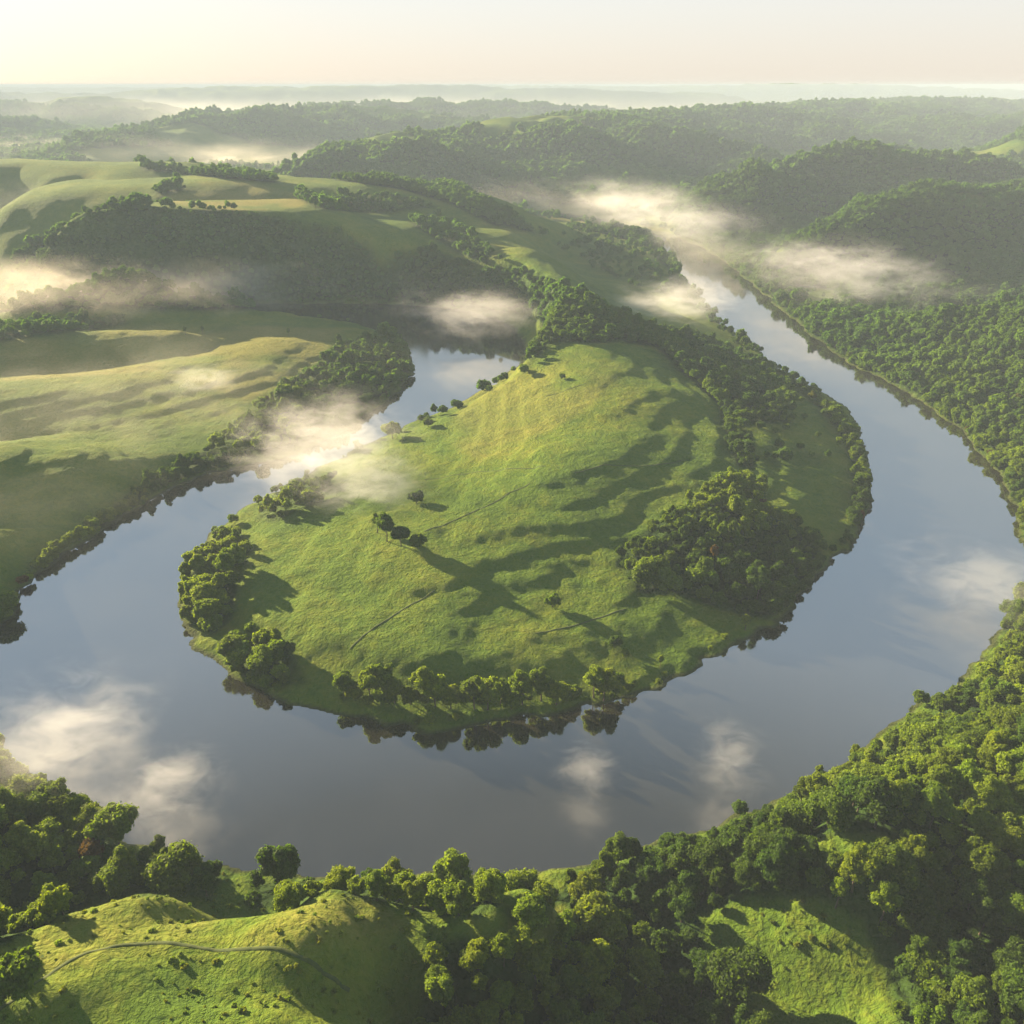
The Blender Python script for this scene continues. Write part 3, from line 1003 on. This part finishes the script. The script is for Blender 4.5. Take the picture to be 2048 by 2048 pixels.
tag(tus, 'rough grass tussocks dotting the meadows', 'grass', kind='stuff')

# ------------------------------------------------------------------ mist banks
def mist_material(name, density, scale, lo, hi, seed, aniso=0.35, color=(0.97, 0.97, 1.0), step=0.6, edge=0.55):
    m, nd, lk, out = material(name)
    tc = nd.new('ShaderNodeTexCoord')
    geo = nd.new('ShaderNodeNewGeometry')
    mp = nd.new('ShaderNodeMapping')
    mp.inputs['Location'].default_value = (seed * 13.1, seed * 7.7, seed * 3.3)
    mp.inputs['Scale'].default_value = (0.8, 1.25, 2.1)
    mp.inputs['Rotation'].default_value = (0, 0, R(25))
    lk.new(geo.outputs['Position'], mp.inputs['Vector'])
    n = noise(nd, lk, mp.outputs[0], scale, 6, 0.66, 0.9)
    ln = nd.new('ShaderNodeVectorMath')
    ln.operation = 'LENGTH'
    lk.new(tc.outputs['Object'], ln.inputs[0])
    fall = nd.new('ShaderNodeMapRange')
    fall.interpolation_type = 'SMOOTHSTEP'
    fall.inputs['From Min'].default_value = 1.0
    fall.inputs['From Max'].default_value = 1 - 1.2 * edge
    lk.new(ln.outputs['Value'], fall.inputs['Value'])
    # noise eats into the edge more than into the middle
    n2 = noise(nd, lk, mp.outputs[0], scale * 0.45, 1, 0.5)
    s = math_n(nd, lk, 'MULTIPLY_ADD', n.outputs[0], 4.0, -2.0)
    s = math_n(nd, lk, 'ADD', s, math_n(nd, lk, 'MULTIPLY_ADD', n2.outputs[0], 1.6, -0.8))
    s = math_n(nd, lk, 'MULTIPLY_ADD', fall.outputs[0], 0.66, s)
    mr = nd.new('ShaderNodeMapRange')
    mr.interpolation_type = 'SMOOTHSTEP'
    mr.inputs['From Min'].default_value = lo
    mr.inputs['From Max'].default_value = hi
    lk.new(s, mr.inputs['Value'])
    dn = math_n(nd, lk, 'MULTIPLY', mr.outputs[0], fall.outputs[0])
    dn = math_n(nd, lk, 'MULTIPLY', dn, density)
    v = nd.new('ShaderNodeVolumePrincipled')
    v.inputs['Color'].default_value = (*color, 1)
    v.inputs['Anisotropy'].default_value = aniso
    lk.new(dn, v.inputs['Density'])
    lk.new(v.outputs[0], out.inputs['Volume'])
    m.cycles.volume_step_rate = step
    return m


def ico(name, seed, lump=0.12):
    import bmesh
    bm = bmesh.new()
    bmesh.ops.create_icosphere(bm, subdivisions=4, radius=1.0)
    for v in bm.verts:
        v.co *= 1.02
    me = bpy.data.meshes.new(name)
    bm.to_mesh(me)
    bm.free()
    return me


MIST = [  # the two ends on the print, height, half width, half depth, density, noise scale, lo, hi, edge, label
    ((470, 900), (720, 775), 20, 56, 28, 0.018, 0.034, 0.08, 0.95, 0.8, 'largest bright mist bank over the left arm of the river'),
    ((560, 930), (790, 880), 16, 50, 24, 0.020, 0.040, 0.10, 0.95, 0.8, 'peach mist drifting from the big bank onto the meander'),
    ((770, 575), (1020, 610), 24, 56, 26, 0.014, 0.030, 0.10, 0.95, 0.8, 'white mist bank at the far end of the left river arm'),
    ((310, 735), (470, 695), 18, 30, 13, 0.014, 0.038, 0.16, 0.95, 0.8, 'small mist bank lying on the left meadow'),
    ((1090, 360), (1440, 462), 36, 95, 46, 0.0085, 0.020, 0.06, 1.0, 0.8, 'long mist bank along the foot of the right hills upstream'),
    ((1400, 475), (1830, 560), 36, 78, 38, 0.013, 0.024, 0.08, 0.95, 0.8, 'stretched mist bank in front of the right wooded hill'),
    ((1205, 600), (1345, 540), 22, 60, 26, 0.016, 0.030, 0.10, 0.95, 0.8, 'mist puff at the left bank of the straight right river arm'),
    ((1740, 1120), (1960, 1080), 12, 46, 17, 0.017, 0.036, 0.2, 1.0, 0.8, 'thin mist over the water at the right edge'),
    ((-20, 1350), (230, 1430), 14, 38, 20, 0.019, 0.048, 0.10, 0.95, 0.8, 'bright mist bank over the river at the left edge'),
    ((200, 1465), (390, 1530), 10, 22, 13, 0.024, 0.06, 0.18, 1.0, 0.8, 'faint mist wisp right of the bright bank at left'),
    ((1350, 1370), (1410, 1490), 13, 15, 14, 0.022, 0.07, 0.24, 1.0, 0.8, 'upright mist wisp over the near right water'),
    ((1060, 1480), (1150, 1420), 9, 13, 12, 0.022, 0.09, 0.26, 1.0, 0.8, 'small mist wisp over the water before the row of trees'),
]
for i, (p0, p1, z, half, depth, den, sc, lo, hi, edge, lab) in enumerate(MIST):
    a, b = at_z(*p0, z), at_z(*p1, z)
    o = link('mist_bank', ico('mist_bank', i), mist_material('mist_%d' % i, den, sc * 1.6, lo, hi, i + 1, edge=edge))
    o.location = ((a[0] + b[0]) / 2, (a[1] + b[1]) / 2, z)
    o.scale = (float(np.hypot(*(b - a))) * 0.68, half * 1.3, depth * 1.1)
    o.rotation_euler = (0, 0, math.atan2(b[1] - a[1], b[0] - a[0]))
    tag(o, lab, 'mist')
VEILS = [
    ((330, 290), 40, (700, 380, 60), 0, 0.0016, 0.005, 0.0, 0.9, 'warm haze filling the valley behind the plateau at far left'),
    ((1540, 290), 26, (330, 170, 36), 0, 0.0080, 0.008, 0.10, 1.0, 'bluish mist in the side valley behind the right wooded hill'),
    ((1360, 480), 18, (110, 420, 26), 14, 0.0030, 0.014, 0.10, 1.0, 'thin mist trailing along the straight right river arm'),
    ((900, 215), 60, (5200, 2500, 130), 0, 0.00065, 0.0012, 0.0, 0.9, 'pale morning haze pooled between the distant hills'),
    ((120, 800), 22, (300, 280, 46), 0, 0.0018, 0.010, 0.10, 1.0, 'thin morning haze lying over the left meadow'),
    ((250, 555), 25, (380, 130, 44), 0, 0.0095, 0.010, 0.0, 1.0, 'pale veil of mist filling the valley behind the left meadow'),
    ((60, 420), 44, (260, 250, 60), 0, 0.0052, 0.008, 0.15, 1.0, 'glowing mist in the side valley at the left edge'),
    ((1050, 375), 26, (460, 230, 42), -10, 0.0039, 0.008, 0.15, 1.0, 'mist along the valley floor before the central hill'),
    ((470, 300), 30, (480, 260, 44), 0, 0.0054, 0.006, 0.15, 1.0, 'bright valley mist behind the plateau'),
    ((90, 272), 30, (440, 340, 38), 0, 0.0048, 0.005, 0.15, 1.0, 'shining mist in the far left valley'),
]
for i, (uv, z, rad, turn, den, sc, lo, hi, lab) in enumerate(VEILS):
    x, y = at_z(*uv, z)
    o = link('mist', ico('mist', i), mist_material('veil_%d' % i, den, sc * 1.5, lo, hi, i + 40, edge=0.9, step=0.8, color=(1.0, 0.95, 0.87)))
    o.location = (x, y, z)
    o.scale = rad
    o.rotation_euler = (0, 0, R(turn))
    tag(o, lab, 'mist', kind='stuff')

# ------------------------------------------------------------------ haze: one closed box of even air
hm, nd, lk, out = material('haze_air')
hv = nd.new('ShaderNodeVolumePrincipled')
hv.inputs['Color'].default_value = (0.50, 0.60, 0.73, 1)
hv.inputs['Density'].default_value = 0.00017
hv.inputs['Anisotropy'].default_value = -0.15
lk.new(hv.outputs[0], out.inputs['Volume'])
x0, x1, y0, y1, z0, z1 = -45500, 45500, -500, 58500, -6, 207
hb = [(x0, y0, z0), (x1, y0, z0), (x1, y1, z0), (x0, y1, z0), (x0, y0, z1), (x1, y0, z1), (x1, y1, z1), (x0, y1, z1)]
haze = link('haze', mesh_from('haze', hb, [0, 3, 2, 1, 4, 5, 6, 7, 0, 1, 5, 4, 1, 2, 6, 5, 2, 3, 7, 6, 3, 0, 4, 7], 4), hm)
tag(haze, 'thin morning haze over the whole valley', 'haze', kind='stuff')

# ------------------------------------------------------------------ sky, sun, camera
SUN_EL, SUN_AZ = 13.5, -52.0      # azimuth from straight ahead (+y), negative to the left
world = bpy.data.worlds.new('World')
scene.world = world
world.use_nodes = True
nt = world.node_tree
bg = nt.nodes['Background']
sky = nt.nodes.new('ShaderNodeTexSky')
sky.sky_type = 'NISHITA'
sky.sun_disc = False
sky.sun_elevation = R(SUN_EL)
sky.sun_rotation = R(SUN_AZ)
sky.altitude = 200
sky.air_density = 1.0
sky.dust_density = 1.2
sky.ozone_density = 3.0
# thin high veil of morning haze in front of the blue: cream at the horizon, grey blue overhead
wtc = nt.nodes.new('ShaderNodeTexCoord')
wsep = nt.nodes.new('ShaderNodeSeparateXYZ')
nt.links.new(wtc.outputs['Generated'], wsep.inputs[0])
veil = ramp(nt.nodes, [(0.0, (0.86, 0.77, 0.66)), (0.08, (0.86, 0.83, 0.77)), (0.22, (0.80, 0.92, 1.0)), (0.45, (0.52, 0.71, 0.92)), (0.55, (0.53, 0.67, 0.82)), (0.70, (0.135, 0.165, 0.185)), (0.82, (0.068, 0.080, 0.090)), (1.0, (0.09, 0.15, 0.26))])
nt.links.new(wsep.outputs['Z'], veil.inputs[0])
vsc = nt.nodes.new('ShaderNodeVectorMath')
vsc.operation = 'SCALE'
vsc.inputs['Scale'].default_value = 4.05
nt.links.new(veil.outputs[0], vsc.inputs[0])
nsc = nt.nodes.new('ShaderNodeVectorMath')
nsc.operation = 'SCALE'
nsc.inputs['Scale'].default_value = 0.14
nt.links.new(sky.outputs[0], nsc.inputs[0])
wadd = nt.nodes.new('ShaderNodeVectorMath')
wadd.operation = 'ADD'
nt.links.new(vsc.outputs[0], wadd.inputs[0])
nt.links.new(nsc.outputs[0], wadd.inputs[1])
nt.links.new(wadd.outputs[0], bg.inputs[0])
bg.inputs[1].default_value = 0.05

sun_d = bpy.data.lights.new('sun', 'SUN')
sun_d.energy = 5.0
sun_d.angle = R(0.6)
sun_d.color = (1.0, 0.79, 0.48)
sun = bpy.data.objects.new('sun', sun_d)
root_col.objects.link(sun)
sun.rotation_euler = (R(90 - SUN_EL), 0, R(180 - SUN_AZ) + 0)

cam_d = bpy.data.cameras.new('camera')
cam_d.sensor_width = 36
cam_d.lens = 36 * FOCAL / 1024
cam_d.clip_start = 1
cam_d.clip_end = 90000
cam = bpy.data.objects.new('camera', cam_d)
root_col.objects.link(cam)
cam.location = (0, 0, EYE)
cam.rotation_euler = (math.pi / 2 - PITCH, 0, 0)
scene.camera = cam

vs = scene.view_settings
vs.view_transform = 'Standard'
vs.look = 'None'
vs.exposure = 2.2
vs.gamma = 1
cy_ = scene.cycles
cy_.max_bounces = 6
cy_.diffuse_bounces = 2
cy_.glossy_bounces = 2
cy_.transmission_bounces = 3
cy_.volume_bounces = 1
cy_.transparent_max_bounces = 8
cy_.use_denoising = True
cy_.sample_clamp_indirect = 6
cy_.caustics_reflective = False
cy_.caustics_refractive = False
cy_.volume_max_steps = 256
